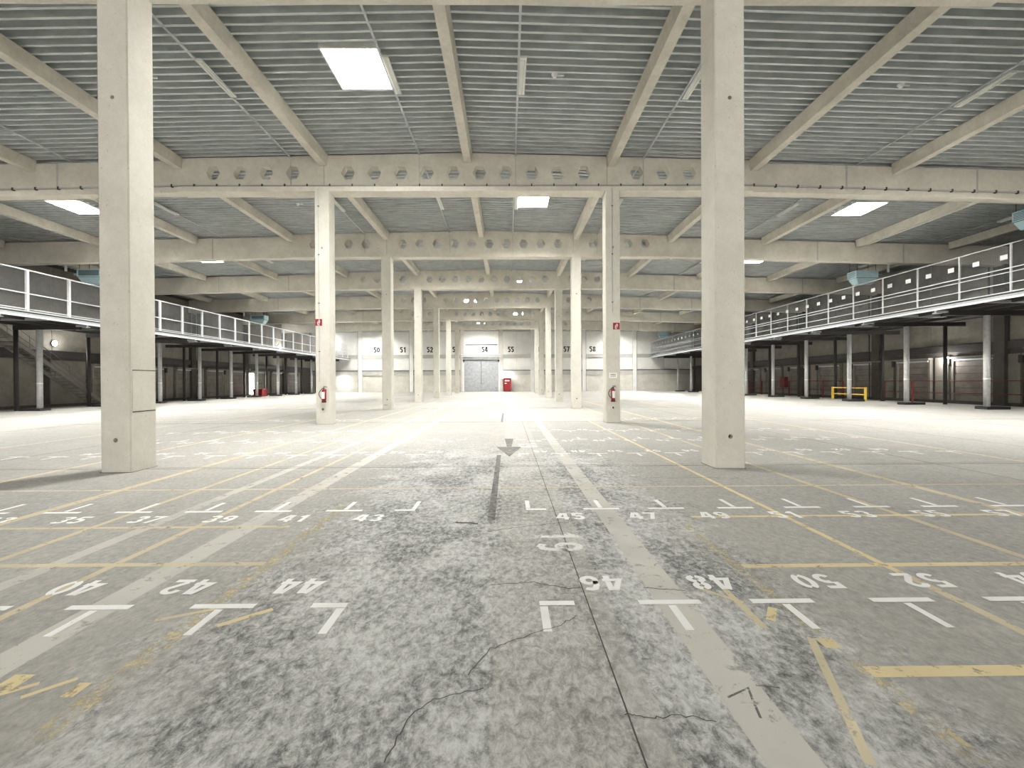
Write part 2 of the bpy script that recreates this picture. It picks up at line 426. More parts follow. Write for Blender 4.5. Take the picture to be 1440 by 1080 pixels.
# T marks and stencilled numbers
TX_R = [0.265, 1.24, 2.11, 3.04, 3.94, 4.88, 5.8, 6.75, 7.65, 8.6, 9.5, 10.4]
TX_L = [-1.27, -2.18, -3.12, -4.04, -4.96, -5.9, -6.85, -7.8, -8.7, -9.6, -10.5, -11.4]
def tee(x, y, s, half=0, mat='p_white'):
    """crossbar at y, stem running to -s side; half: +1 bar only to the right, -1 only to the left"""
    b = MB(); z = 0.0045
    l = x - .24 if half <= 0 else x - .03; r = x + .24 if half >= 0 else x + .03
    b.quad_face([(l, y - .035, z), (r, y - .035, z), (r, y + .035, z), (l, y + .035, z)])
    y0, y1 = (y - .40, y - .05) if s > 0 else (y + .05, y + .44)
    b.quad_face([(x - .030, y0, z), (x + .030, y0, z), (x + .030, y1, z), (x - .030, y1, z)])
    b.build('painted_tee', M[mat], floor, flip=False)
def floor_number(txt, x, y, flip, mat='p_white', h=.28):
    b = MB(); z = .0048
    fn = (lambda u, v: (x - u, y - v, z)) if flip else (lambda u, v: (x + u, y + v, z))
    number(b, txt, h, fn, .185, .74, 0.94)
    b.build('painted_number', M[mat], floor, flip=False)
rows = [(3.50, 1, 0), (6.08, -1, 1), (10.75, 1, 0), (13.4, -1, 1), (15.7, 1, 0), (20.6, -1, 1)]
for yr, s, odd in rows:
    near = yr < 8
    mt = 'p_white' if near else 'p_white_worn'
    for side, TX in ((1, TX_R), (-1, TX_L)):
        for k, x in enumerate(TX):
            tee(x, yr, s, side if k == 0 else 0, mt)
        for k in range(len(TX) - 1):
            c = (TX[k] + TX[k + 1]) / 2 + side * 0.03
            val = (46 + 2 * k if side > 0 else 44 - 2 * k) if s > 0 else (45 + 2 * k if side > 0 else 43 - 2 * k)
            if k > 9: continue
            floor_number(str(val), c, yr + (.34 if s > 0 else -.33), s > 0, mt)
# the aisle number, lying along the lane
b = MB(); number(b, '19', .48, lambda u, v: (.53 + v, 4.86 - u, .0048), .16, .80, .85)
b.build('painted_number', M['p_white_worn'], floor, flip=False)
b = MB(); number(b, '19', .48, lambda u, v: (.53 + v, 12.2 - u * 1.4, .0048), .16, .80, .85)
b.build('painted_number', M['p_white_worn'], floor, flip=False)

for i in range(7):
    for xa, xb in ((CLX0, CLX1), (CRX0, CRX1)):
        yf = (ROW0 + BAY * i) / 1.0175; b = MB(); b.box((xa - .015) / 1.0175, (xb + .015) / 1.0175, yf - .015, yf + .66, .0008, .004); b.build('joint_filler', M['crack'], floor)
for o in floor.children: o.scale = (1.0175, 1.0175, 1)
# ------------------------------------------------------------------ CEILING
SKYL = []
for i in range(0, 7):
    yc = ROW0 + .33 + BAY * i + 4.72
    if i < 7:
        SKYL.append((18.6, yc)); SKYL.append((-22.3, yc))
        SKYL.append((-4.5 if i % 2 == 0 else 1.38, yc))
SKYL_Z = {}
ceiling = struct(empty('ceiling'))
SW, SD = 0.84, 0.94          # half sizes of the skylight opening
def deck_piece(x0, x1, y0, y1):
    b = MB(); P = 0.312
    prof = []
    k = math.floor(y0 / P)
    y = k * P
    while y < y1 + P:
        for dy, z in ((0, 0), (.075, 0), (.10, .20), (.287, .20)):
            prof.append((y + dy, z))
        y += P
    pr = [p for p in prof if y0 < p[0] < y1]
    def zat(t):
        for a, c in zip(prof, prof[1:]):
            if a[0] <= t <= c[0]: return a[1] + (c[1] - a[1]) * (t - a[0]) / max(1e-9, c[0] - a[0])
        return 0
    pr = [(y0, zat(y0))] + pr + [(y1, zat(y1))]
    n = len(b.v)
    xs = [x0, x1] if not (x0 < RIDGE < x1) else [x0, RIDGE, x1]
    for yy, z in pr:
        for x in xs: b.v.append((x, yy, ZDECK - drop(x) + z))
    w_ = len(xs)
    for i in range(len(pr) - 1):
        for j in range(w_ - 1):
            a = n + i * w_ + j
            b.f.append((a, a + w_, a + w_ + 1, a + 1)); b.mi.append(0)
    return b.build('deck_sheet', M['deck'], ceiling, flip=False)
pl = [RIDGE + 6.01 * k for k in range(-5, 6)]
edges = [XL] + pl + [XR]
for i in range(-2, 7):
    y0 = ROW0 + .33 + BAY * i; y1 = y0 + BAY
    if i == -2: y0 = YN
    if i == 6: y1 = YF
    for a, c in zip(edges, edges[1:]):
        hit = [s for s in SKYL if a < s[0] < c and y0 < s[1] < y1]
        if not hit: deck_piece(a, c, y0, y1)
        else:
            sx_, sy_ = hit[0]
            deck_piece(a, c, y0, sy_ - SD); deck_piece(a, c, sy_ + SD, y1)
            deck_piece(a, sx_ - SW, sy_ - SD, sy_ + SD); deck_piece(sx_ + SW, c, sy_ - SD, sy_ + SD)
# opaque roof covering above the sheets, with openings left for the skylights
b = MB()
xs = sorted({XL - .3, XR + .3, RIDGE} | {s[0] - SW for s in SKYL} | {s[0] + SW for s in SKYL})
ys = sorted({YN - .3, YF + .3} | {s[1] - SD for s in SKYL} | {s[1] + SD for s in SKYL})
for xa, xb in zip(xs, xs[1:]):
    for ya, yb in zip(ys, ys[1:]):
        cx_, cy_ = (xa + xb) / 2, (ya + yb) / 2
        if any(abs(cx_ - s[0]) < SW and abs(cy_ - s[1]) < SD for s in SKYL): continue
        za, zb = ZDECK + .22 - drop(xa), ZDECK + .22 - drop(xb)
        b.hexa([(xa, ya, za), (xb, ya, zb), (xb, yb, zb), (xa, yb, za), (xa, ya, za + .2), (xb, ya, zb + .2), (xb, yb, zb + .2), (xa, yb, za + .2)])
b.build('roof_covering', M['deck'], ceiling)
side_n = {}
for sx_, sy_ in SKYL:
    zb = ZDECK - drop(sx_) - .02
    k = round((sy_ - (ROW0 + 5.33)) / BAY)
    where = 'left of the ridge' if sx_ == -4.5 else 'right of the ridge' if sx_ == 1.38 else 'in the right aisle' if sx_ > 5 else 'in the left aisle'
    r = empty('skylight', (sx_, sy_, zb))
    bay_txt = ('bright square roof skylight %s, %s roof bay counted from the viewer' % (where, ORD[k])) if k >= 0 else \
              ('square roof skylight %s, %s bay behind the viewer' % (where, ORD[-k - 1]))
    tag(r, bay_txt, 'skylight', 'skylights in the ribbed roof')
    f = MB(); t = .05
    f.box(-SW, SW, -SD, -SD + t, 0, .62); f.box(-SW, SW, SD - t, SD, 0, .62)
    f.box(-SW, -SW + t, -SD + t, SD - t, 0, .62); f.box(SW - t, SW, -SD + t, SD - t, 0, .62)
    f.build('upstand', M['fixture'], r)
    p = MB(); p.box(-SW + t, SW - t, -SD + t, SD - t, .52, .56); p.build('dome_pane', M['dome'], r)
    for u in (.42, .56):
        q = MB(); q.box(u, u + .03, -SD + t, SD - t, .10, .14); q.build('opener_bar', M['grey_steel'], r)
    q = MB(); q.tube((-.1, .1, .30), (.05, .75, .12), .02); q.build('opener_strut', M['grey_steel'], r)

# ------------------------------------------------------------------ BEAMS
HEXX = [-6.61 + 1.094 * k for k in range(10)]
OUTL = [-12.2 + 1.1 * k for k in range(4)]
OUTR = [5.45 + 1.11 * k for k in range(4)]
def perforated(y0, y1, zb, ztop_fn):
    b = MB(); zc = 10.46; r = .285; hh = .27
    cs = OUTL + HEXX + OUTR
    cuts = [JL] + [(a + c) / 2 for a, c in zip(cs, cs[1:])] + [JR]
    # keep the roof ridge on a cut
    for c, xa, xb in zip(cs, cuts, cuts[1:]):
        P = [(c - r, zc), (c - r / 2, zc + hh), (c + r / 2, zc + hh), (c + r, zc), (c + r / 2, zc - hh), (c - r / 2, zc - hh)]
        top = [(xa, zc), P[0], P[1], P[2], P[3], (xb, zc), (xb, ztop_fn(xb)), (xa, ztop_fn(xa))]
        bot = [(xa, zc), (xa, zb), (xb, zb), (xb, zc), P[3], P[4], P[5], P[0]]
        for poly in (top, bot):
            b.quad_face([(u, y0, v) for u, v in poly][::-1]); b.quad_face([(u, y1, v) for u, v in poly])
        for i in range(6):
            u, v = P[i], P[(i + 1) % 6]
            b.quad_face([(u[0], y0, u[1]), (u[0], y1, u[1]), (v[0], y1, v[1]), (v[0], y0, v[1])])
        b.quad_face([(xa, y0, zb), (xa, y1, zb), (xb, y1, zb), (xb, y0, zb)])
        b.quad_face([(xa, y0, ztop_fn(xa)), (xb, y0, ztop_fn(xb)), (xb, y1, ztop_fn(xb)), (xa, y1, ztop_fn(xa))])
    for x in (JL, JR):
        b.quad_face([(x, y0, zb), (x, y0, ztop_fn(x)), (x, y1, ztop_fn(x)), (x, y1, zb)])
    return b
ztop = lambda x: ZDECK - drop(x) - .03
for i in range(0, 7):
    yf = ROW0 + BAY * i
    lab = NEAR[i]
    fl = i < 2
    y0, y1 = (yf + .16, yf + .50) if fl else (yf, yf + CD)
    b = perforated(y0, y1, ZS + .19 if fl else ZS, ztop)
    o = b.build('perforated_beam', M['beam'], flip=False)
    tag(o, '%s concrete cross beam with hexagonal holes over the middle aisle' % lab, 'beam', 'perforated concrete cross beams')
    if fl:
        f = MB(); f.box(JL, JR, yf, yf + CD, ZS, ZS + .2); f.build('bottom_flange', M['beam'], o)
    for xr_ in ([-8.98, -3.63, .37, 5.72, -7.6, 4.2] if i < 3 else []):
        f = MB(); f.box(xr_ - .012, xr_ + .012, y0 - .03, y0, ZS + .22, ztop(xr_) - .01); f.build('cable_drop', M['ledge'], o)
    for sgn, xa, xb, nm in ((-1, JL, XL, 'left'), (1, JR, XR, 'right')):
        def zbs(x): return ZS - (drop(x) - drop(xa)) * 1.0
        ya, yb = (yf + .16, yf + .50) if fl else (yf + .10, yf + .56)
        s = MB(); dz = .18 if fl else 0
        xs_ = (xa, xb) if xa < xb else (xb, xa)
        s.hexa([(xs_[0], ya, zbs(xs_[0]) + dz), (xs_[1], ya, zbs(xs_[1]) + dz), (xs_[1], yb, zbs(xs_[1]) + dz), (xs_[0], yb, zbs(xs_[0]) + dz),
                (xs_[0], ya, ztop(xs_[0]) - .1), (xs_[1], ya, ztop(xs_[1]) - .1), (xs_[1], yb, ztop(xs_[1]) - .1), (xs_[0], yb, ztop(xs_[0]) - .1)])
        so = s.build('solid_beam', M['beam'])
        tag(so, '%s solid concrete cross beam over the %s aisle' % (lab, nm), 'beam', 'solid concrete cross beams')
        if fl:
            s = MB(); y2, y3 = yf + .12, yf + .56
            s.hexa([(xs_[0], y2, zbs(xs_[0])), (xs_[1], y2, zbs(xs_[1])), (xs_[1], y3, zbs(xs_[1])), (xs_[0], y3, zbs(xs_[0])),
                    (xs_[0], y2, zbs(xs_[0]) + .2), (xs_[1], y2, zbs(xs_[1]) + .2), (xs_[1], y3, zbs(xs_[1]) + .2), (xs_[0], y3, zbs(xs_[0]) + .2)])
            s.build('bottom_flange', M['beam'], so)
        for xr_ in ([-18.6, -24.5] if sgn < 0 else [14.3, 19.86, 25.4]):
            s = MB(); s.box(xr_ - .04, xr_ + .04, ya - .012, ya, zbs(xr_) + dz + .01, ztop(xr_) - .12)
            s.build('web_rib', M['ledge'], so)
# ------------------------------------------------------------------ PURLINS
def ptext(k):
    if k == 0: return 'on the ridge line'
    return '%s %s of the ridge' % (ORD[abs(k) - 1], 'left' if k < 0 else 'right')
for i in range(-1, 7):
    ya = ROW0 + BAY * i + (.5 if i < 2 else CD); yb = ROW0 + BAY * (i + 1) + (.16 if i + 1 < 2 else 0.0)
    if i == -1: continue
    if i == 6: yb = YF
    for k in range(-5, 6):
        x = pl[k + 5]; zt = ZDECK - drop(x); 
        b = MB()
        b.prism([(x - .15, zt - .46), (x + .15, zt - .46), (x + .20, zt - .01), (x - .20, zt - .01)], 'y', ya, yb)
        o = b.build('roof_purlin', M['purlin'])
        tag(o, 'concrete roof purlin %s, beyond the %s cross beam' % (ptext(k), NEAR[i]), 'purlin', 'lengthwise concrete roof purlins')

# ------------------------------------------------------------------ COLUMNS
def column(i, left):
    yf = ROW0 + BAY * i; x0, x1 = (CLX0, CLX1) if left else (CRX0, CRX1)
    c = .022; xc = (x0 + x1) / 2; b = MB()
    y0, y1 = yf, yf + CD
    ring = [(x0 + c, y0), (x1 - c, y0), (x1, y0 + c), (x1, y1 - c), (x1 - c, y1), (x0 + c, y1), (x0, y1 - c), (x0, y0 + c)]
    for j in range(1, 8):
        p, q = ring[j], ring[(j + 1) % 8]
        b.quad_face([(p[0], p[1], 0), (q[0], q[1], 0), (q[0], q[1], ZS), (p[0], p[1], ZS)])
    b.quad_face([(x, y, ZS) for x, y in ring])
    # front face with two cast-in sockets
    a, d = x0 + c, x1 - c
    holes = [(.63, .045), (7.3, .04)]
    cuts = [0, 3.5, ZS]
    for (zc, r), za, zb in zip(holes, cuts, cuts[1:]):
        n = 12
        P = [(xc + r * math.cos(2 * math.pi * t / n), zc + r * math.sin(2 * math.pi * t / n)) for t in range(n)]
        # P[3] top, P[9] bottom
        rt = [(xc, za), (d, za), (d, zb), (xc, zb), P[3], P[2], P[1], P[0], P[11], P[10], P[9]]
        lf = [(xc, za), P[9], P[8], P[7], P[6], P[5], P[4], P[3], (xc, zb), (a, zb), (a, za)]
        b.quad_face([(u, y0, v) for u, v in rt]); b.quad_face([(u, y0, v) for u, v in lf])
        for t in range(n):
            u, v = P[t], P[(t + 1) % n]
            b.quad_face([(u[0], y0, u[1]), (v[0], y0, v[1]), (v[0], y0 + .12, v[1]), (u[0], y0 + .12, u[1])])
        b.cur = 1
        b.quad_face([(u, y0 + .12, v) for u, v in P])
        b.cur = 0
    o = b.build('concrete_column', [M['column'], M['black']], flip=False)
    return o
for i in range(7):
    for left in (True, False):
        o = column(i, left); s = 'left' if left else 'right'
        yf = ROW0 + BAY * i
        extra = ''
        if i == 1: extra = ' with a red extinguisher'
        tag(o, 'square concrete column, %s in the %s row%s' % (NEAR[i], s, extra), 'column', 'concrete columns along the middle aisle')
        if i == 0 and left:
            b = MB(); b.box(CLX1, CLX1 + .006, yf + .05, yf + CD - .05, 1.20, 1.99); b.build('patched_panel', M['column'], o)
            for z in (1.17, 1.99):
                b = MB(); b.box(CLX1, CLX1 + .004, yf + .05, yf + CD - .03, z, z + .018); b.build('patch_joint', M['side_dark'], o)
        if i == 1:
            b = MB()
            xx = CLX0 + .17 if left else CRX0 + .27
            b.tube((xx, yf - .02, 1.75 if left else 4.6), (xx, yf - .02, 9.75), .014, 8)
            b.build('conduit', M['grey_steel'], o)
            for z in (3, 5, 7, 9) if left else (5, 7, 9):
                b = MB(); b.box(xx - .03, xx + .03, yf - .04, yf, z, z + .03); b.build('conduit_clip', M['dark_steel'], o)
        if i > 0:
            b = MB(); b.box((CLX0 if left else CRX0) + .1, (CLX1 if left else CRX1) - .25, yf - .004, yf, .25, .33)
            if i == 2 and left: b.build('small_plate', M['ledge'], o)

# wall-like fittings on the second columns
def extinguisher(x, y, z, where):
    r = empty('fire_extinguisher', (x, y, z))
    tag(r, 'red fire extinguisher hanging on the %s' % where, 'extinguisher', 'fire extinguishers on the second columns')
    b = MB(); b.tube((0, -.13, 0), (0, -.13, .44), .085, 16); b.tube((0, -.13, .44), (0, -.13, .52), .085, 16, .035)
    b.build('cylinder', M['red'], r, smooth=True)
    b = MB(); b.tube((0, -.13, .52), (0, -.13, .57), .025, 10); b.box(-.02, .12, -.145, -.115, .57, .59); b.box(-.02, .10, -.145, -.115, .61, .63)
    b.build('valve_lever', M['black'], r)
    b = MB(); b.tube((0, -.13, -.04), (0, -.13, .005), .088, 16); b.build('base_ring', M['black'], r)
    b = MB(); b.box(-.06, .06, -.222, -.21, .12, .40); b.build('printed_label', M['white'], r)
    pts = [(-.03 - .17 * math.sin(math.pi * t / 8), -.15, .56 - .50 * t / 8) for t in range(9)]
    b = MB()
    for p, q in zip(pts, pts[1:]): b.tube(p, q, .014, 6)
    b.build('hose', M['black'], r)
    b = MB(); b.box(-.05, .05, -.06, 0.0, .1, .5); b.build('wall_bracket', M['dark_steel'], r)
    return r
extinguisher(-7.56, ROW0 + BAY, .95, 'second column of the left row')
extinguisher(4.36, ROW0 + BAY, .92, 'second column of the right row')
def ext_sign(x, z, where):
    y = ROW0 + BAY
    b = MB(); b.box(x - .14, x + .14, y - .014, y - .001, z - .14, z + .14)
    o = b.build('fire_sign', M['red']); tag(o, 'small red square sign with a white symbol on the %s' % where, 'sign', 'red signs on the second columns')
    b = MB(); ribbon(b, arc(0, 0, .045, .085, 0, 360, 14)[:-1], .018, lambda u, v: (x + u * .94 + v * .3, y - .016, z + v), closed=True)
    ribbon(b, [(-.02, -.03), (.02, .05)], .02, lambda u, v: (x + u + v * .3, y - .0165, z + v))
    ribbon(b, [(-.05, -.11), (.03, -.11)], .014, lambda u, v: (x + u, y - .0165, z + v))
    b.build('white_symbol', M['white'], o, flip=False)
ext_sign(-7.80, 4.22, 'second column of the left row'); ext_sign(4.53, 4.02, 'second column of the right row')
b = MB(); b.box(4.22, 4.55, ROW0 + BAY - .014, ROW0 + BAY - .001, 1.86, 2.08); o = b.build('notice_plate', M['white'])
tag(o, 'small white notice plate above the extinguisher on the right column', 'sign')
for z in (1.93, 2.0):
    b = MB(); b.box(4.27, 4.50, ROW0 + BAY - .016, ROW0 + BAY - .0142, z, z + .025); b.build('dark_line', M['black_paint'], o)

# ------------------------------------------------------------------ cable tray on the second beam
yf = ROW0 + BAY
r = empty('cable_tray', (0, yf, ZS + .2)); tag(r, 'long thin cable tray resting on the lower flange of the second cross beam', 'cable tray')
def tr(xa, xb, name, z0, z1, y0, y1, mat, n=1):
    b = MB()
    za, zb = (0 if JL <= xa <= JR else -(drop(xa) - drop(JL if xa < 0 else JR))), (0 if JL <= xb <= JR else -(drop(xb) - drop(JL if xb < 0 else JR)))
    b.hexa([(xa, y0, za + z0), (xb, y0, zb + z0), (xb, y1, zb + z0), (xa, y1, za + z0), (xa, y0, za + z1), (xb, y0, zb + z1), (xb, y1, zb + z1), (xa, y1, za + z1)])
    b.build(name, M[mat], r)
for xa, xb in ((XL, JL), (JL, JR), (JR, XR)): tr(xa, xb, 'tray_channel', .05, .10, .07, .15, 'ledge')
x = XL + .6
while x < XR:
    tr(x, x + .05, 'tray_bracket', 0, .12, .04, .16, 'dark_steel'); x += .93

# ------------------------------------------------------------------ conduits and strip lights under the deck
CX = [RIDGE + s * o for o in (2.0, 7.35, 16.35, 28.6) for s in (-1, 1)]
CX.sort()
def ctext(x):
    o = CX.index(x)
    return ['far left wall', 'left aisle', 'left of the left columns', 'left of the ridge', 'right of the ridge', 'right of the right columns', 'right aisle', 'far right wall'][o]
proto = None
for i in range(0, 6):
    ya = ROW0 + BAY * i + (.5 if i < 2 else CD) + .01; yb = ROW0 + BAY * (i + 1) + (.16 if i == 0 else 0) - .01
    for x in CX:
        z = ZDECK - drop(x) - .08
        b = MB(); b.box(x - .03, x + .03, ya, yb, z - .03, z + .01)
        o = b.build('cable_rail', M['grey_steel'])
        tag(o, 'thin cable rail, %s, beyond the %s cross beam' % (ctext(x), NEAR[i]), 'cable rail', 'cable rails under the roof sheets')
        for yy in (ya + 1.5, ya + 5, ya + 8.4):
            b = MB(); b.box(x - .012, x + .012, yy, yy + .024, z + .01, z + .085); b.build('hanger', M['grey_steel'], o)
        s = .13 if x > -3 else -.13
        loc = (x - s if x < -3 else x + s, ROW0 + 5.15 + BAY * i, z - .02)
        if proto is None:
            p = empty('strip_light', loc)
            b = MB(); b.prism([(-.07, .0), (.07, 0), (.10, -.07), (-.10, -.07)], 'y', -.85, .85); b.build('housing', M['fixture'], p)
            for q in (-.05, .05):
                b = MB(); b.tube((q, -.78, -.095), (q, .78, -.095), .016, 8); b.build('tube', M['white'], p, smooth=True)
            for q in (-.6, .6):
                b = MB(); b.box(-.012, .012, q - .01, q + .01, 0, .10); b.build('hanger', M['grey_steel'], p)
            proto = p
        else: p = copy_tree(proto, loc)
        tag(p, 'unlit white strip light, %s, beyond the %s cross beam' % (ctext(x), NEAR[i]), 'strip light', 'strip lights under the roof')
# smoke detectors
dproto = None
for i in range(0, 3):
    for x, nm in ((1.5, 'right of the ridge'), (-11.0, 'left of the left columns'), (12.3, 'right of the right columns')):
        loc = (x, ROW0 + 5.2 + BAY * i, ZDECK - drop(x))
        if dproto is None:
            p = empty('smoke_detector', loc)
            b = MB(); b.tube((0, 0, -.02), (0, 0, 0), .10, 14); b.build('base', M['white'], p)
            b = MB(); b.tube((0, 0, -.10), (0, 0, -.02), .05, 14, .09); b.build('sensor_head', M['white'], p)
            b = MB(); b.tube((.08, 0, -.03), (.28, 0, -.03), .025, 8); b.build('cable_stub', M['white'], p)
            dproto = p
        else: p = copy_tree(dproto, loc)
        tag(p, 'small white smoke detector, %s, beyond the %s cross beam' % (nm, NEAR[i]), 'detector', 'smoke detectors under the roof')

# ------------------------------------------------------------------ WALLS
Z1, Z2, Z3, Z4 = 2.86, 3.72, 5.80, 6.52
b = MB(); b.box(XL - .3, XR + .3, YF, YF + .3, 0, 12.2); wf = struct(b.build('wall_far', M['wall_grey']))
PX = [-25.4, -16.6, -7.85, -1.15, 4.3, 13.2, 22.0]
segs = [(XL, PX[0])] + list(zip(PX, PX[1:])) + [(PX[-1], XR)]
for k, (xa, xb) in enumerate(segs):
    a, c = xa + .36, xb - .36
    if k == 3:
        a, c = xa + .3, xb - .3
        b = MB(); b.box(a, c, YF - .10, YF, 6.6, 10.4); b.build('wall_panel', M['wall_white'], wf)
        b = MB(); b.box(a + .3, c - .3, YF - .16, YF - .10, 8.02, 8.16); b.build('dark_slot', M['dark_steel'], wf)
        continue
    lo = 'wall_grey'
    for z0, z1, mt, d in ((0.0, Z1 - .02, lo, .06), (Z2 + .02, Z3 - .02, 'wall_white', .08), (Z4 + .02, 10.3, 'wall_white', .08)):
        # each tier is two cast panels with an open joint
        mdl = (a + c) / 2
        for u, v in ((a, mdl - .02), (mdl + .02, c)):
            b = MB(); b.box(u, v, YF - d, YF, z0, z1); b.build('wall_panel', M[mt], wf)
    for z0, z1 in ((Z1, Z2), (Z3, Z4)):
        b = MB(); b.box(a, c, YF - .22, YF, z0, z1 - .12); b.build('ledge_beam', M['ledge'], wf)
        b = MB(); b.box(a, c, YF - .30, YF, z1 - .12, z1); b.build('ledge_cap', M['wall_white'] if z0 == Z3 else M['side_dark'], wf)
for x in PX:
    b = MB(); b.box(x - .34, x + .34, YF - .34, YF, 0, 10.8); b.build('pilaster', M['wall_white'] if x not in (PX[2], PX[3]) else M['wall_grey'], wf)
    b = MB(); b.box(x - .34 if x < 0 else x + .30, x - .30 if x < 0 else x + .34, YF - .36, YF - .341, 0, 10.8); b.build('down_pipe', M['dark_steel'], wf)
b = MB(); b.box(XL, XR, YF - .12, YF, 10.42, 11.3); b.build('head_panel', M['ledge'], wf)
for txt, x in (('50', -22.55), ('51', -18.0), ('52', -13.4), ('53', -8.95), ('54', -3.95), ('55', .57), ('56', 5.2), ('57', 10.2), ('58', 14.7)):
    b = MB(); yy = YF - (.36 if txt in ('53',) else .115 if txt == '54' else .095)
    z = 7.28
    number(b, txt, .95, lambda u, v: (x + u, yy, z + v), .20, .72, .82)
    o = b.build('wall_number', M['black_paint'], wf, flip=False)
# roller gate
d1 = struct(empty('door_1', (-4.55, YF - .12, 0)))
b = MB()
n = 46
for k in range(n):
    z0 = 5.5 * k / n; z1 = 5.5 * (k + 1) / n
    b.hexa([(-2.95, -.06, z0), (2.9, -.06, z0), (2.9, 0, z0), (-2.95, 0, z0), (-2.95, -.03, z1), (2.9, -.03, z1), (2.9, 0, z1), (-2.95, 0, z1)])
o = b.build('shutter_slats', M['shutter'], d1); o['kind'] = 'stuff'
b = MB(); b.box(-.03, .03, -.11, -.06, 1.2, 5.2); b.build('centre_strap', M['dark_steel'], d1)
for s in (-1, 1):
    b = MB(); b.box(s * 3.1 - .15, s * 3.1 + .15, -.25, .05, 0, 5.55); b.build('guide_rail', M['wall_white'], d1)
    b = MB(); b.tube((s * 3.0, -.35, 5.35), (s * 3.0, -.2, 5.35), .18, 10); b.box(s * 3.0 - .05, s * 3.0 + .05, -.35, -.25, 5.0, 5.35); b.build('bracket', M['dark_steel'], d1)
b = MB(); b.box(-3.1, 3.1, -.30, .05, 5.55, 6.05); b.build('roll_box', M['shutter'], d1)
b = MB(); b.box(-3.4, 3.4, -.5, .05, 6.05, 6.45); b.build('lintel', M['wall_white'], d1)
b = MB(); b.box(-3.4, 3.4, -.52, -.5, 6.2, 6.27); b.build('lintel_groove', M['dark_steel'], d1)
# red cabinet
c_ = empty('red_cabinet', (-.08, YF - .1, 0)); tag(c_, 'tall dark red cabinet standing beside the roller gate under wall number 55', 'cabinet')
b = MB(); b.box(-.63, .63, -.75, 0, .08, 2.36); b.build('body', M['red'], c_)
b = MB(); b.box(-.58, .58, -.77, -.75, .14, 2.30); b.build('door', M['red'], c_)
b = MB(); b.box(-.40, .40, -.775, -.771, 1.75, 2.0); b.build('printed_label', M['white'], c_)
b = MB(); b.box(-.45, -.1, -.775, -.771, 1.35, 1.5); b.build('printed_label', M['white'], c_)
b = MB(); b.box(-.60, .60, -.70, -.05, 0, .08); b.build('plinth', M['black'], c_)

# side walls
def side_wall(side):
    X = XL if side < 0 else XR
    nm = 'wall_left' if side < 0 else 'wall_right'
    b = MB(); b.box(min(X, X + side * .3), max(X, X + side * .3), YN, YF, 0, 12)
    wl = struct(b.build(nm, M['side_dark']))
    def inner(d0, d1): return (X + min(-side * d0, -side * d1), X + max(-side * d0, -side * d1))
    for i in range(0, 8):
        y0 = ROW0 + .33 + BAY * i; y1 = y0 + BAY if i < 7 else YF
        if i >= 7: continue
        if i == 6: y1 = YF
        a, c = y0 + .42, y1 - .42
        mdl = (a + c) / 2
        for u, v in ((a, mdl - .02), (mdl + .02, c)):
            x_ = inner(0, .10)
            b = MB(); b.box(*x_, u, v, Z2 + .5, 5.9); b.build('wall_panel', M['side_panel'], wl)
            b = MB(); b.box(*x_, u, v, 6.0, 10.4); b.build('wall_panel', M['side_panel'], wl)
        x_ = inner(0, .28)
        b = MB(); b.box(*x_, a, c, Z2 - .05, Z2 + .45); b.build('ledge_beam', M['dark_steel'], wl)
        # piers between the dock doors
        yy = a
        b = MB(); b.box(*inner(.301, .34), a + .2, a + .28, 0.1, 10); b.build('down_pipe', M['dark_steel'], wl)
    for i in range(0, 7):
        yc = ROW0 + .33 + BAY * i
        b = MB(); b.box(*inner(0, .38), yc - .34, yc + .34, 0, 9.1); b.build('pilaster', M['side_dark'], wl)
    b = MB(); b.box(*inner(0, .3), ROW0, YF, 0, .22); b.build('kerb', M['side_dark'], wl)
    return wl
wall_l = side_wall(-1); wall_r = side_wall(1)
# the near end of the hall, behind the viewer: unseen gates added between piers to light the front faces
b = MB(); b.box(XL - .3, XR + .3, YN - .3, YN, 9.6, 12.2)
wn = struct(b.build('wall_near', M['wall_grey']))
for x in [XL + .2 + (XR - XL - .4) * k / 6 for k in range(7)]:
    b = MB(); b.box(x - .4, x + .4, YN - .3, YN, 0, 9.6); b.build('pier', M['wall_grey'], wn)
pd = bpy.data.lights.new('fill_gate_portal', 'AREA'); pd.shape = 'RECTANGLE'; pd.size = XR - XL; pd.size_y = 9.6; pd.cycles.is_portal = True
po = bpy.data.objects.new('fill_gate_portal', pd); COL.objects.link(po); po.location = ((XL + XR) / 2, YN - .35, 4.8); po.rotation_euler = (-math.pi / 2, 0, math.pi)

# dock doors
dn = 2
def dock_door(side, yc, wd=2.7, hh=3.05):
    global dn
    X = XL if side < 0 else XR; s = -side
    d = struct(empty('door_%d' % dn, (X, yc, 0))); dn += 1
    def bx(x0, x1, y0, y1, z0, z1, name, mat, par=d):
        b = MB(); b.box(min(s * x0, s * x1), max(s * x0, s * x1), y0, y1, z0, z1); return b.build(name, M[mat], par)
    for k in range(6):
        z0 = .12 + hh / 6 * k
        bx(.0, .13, -wd / 2, wd / 2, z0, z0 + hh / 6 - .03, 'door_panel', 'dock_door')
    for q in (-1, 1):
        bx(0, .22, q * (wd / 2 + .10) - .08, q * (wd / 2 + .10) + .08, 0, hh + .2, 'guide_rail', 'side_panel')
    bx(0, .38, -wd / 2 - .2, wd / 2 + .2, hh + .16, hh + .30, 'head_rail', 'side_panel')
    bx(.14, .30, -wd / 2 - .05, wd / 2 + .05, hh + .0, hh + .12, 'spring_shaft', 'grey_steel')
    bx(.0, .34, wd / 2 + .22, wd / 2 + .46, hh - .3, hh + .2, 'motor_box', 'black')
    # pale wall pier beside the door
    bx(0, .14, wd / 2 + .5, wd / 2 + 1.5, .1, hh + .3, 'pier', 'side_panel')
    return d
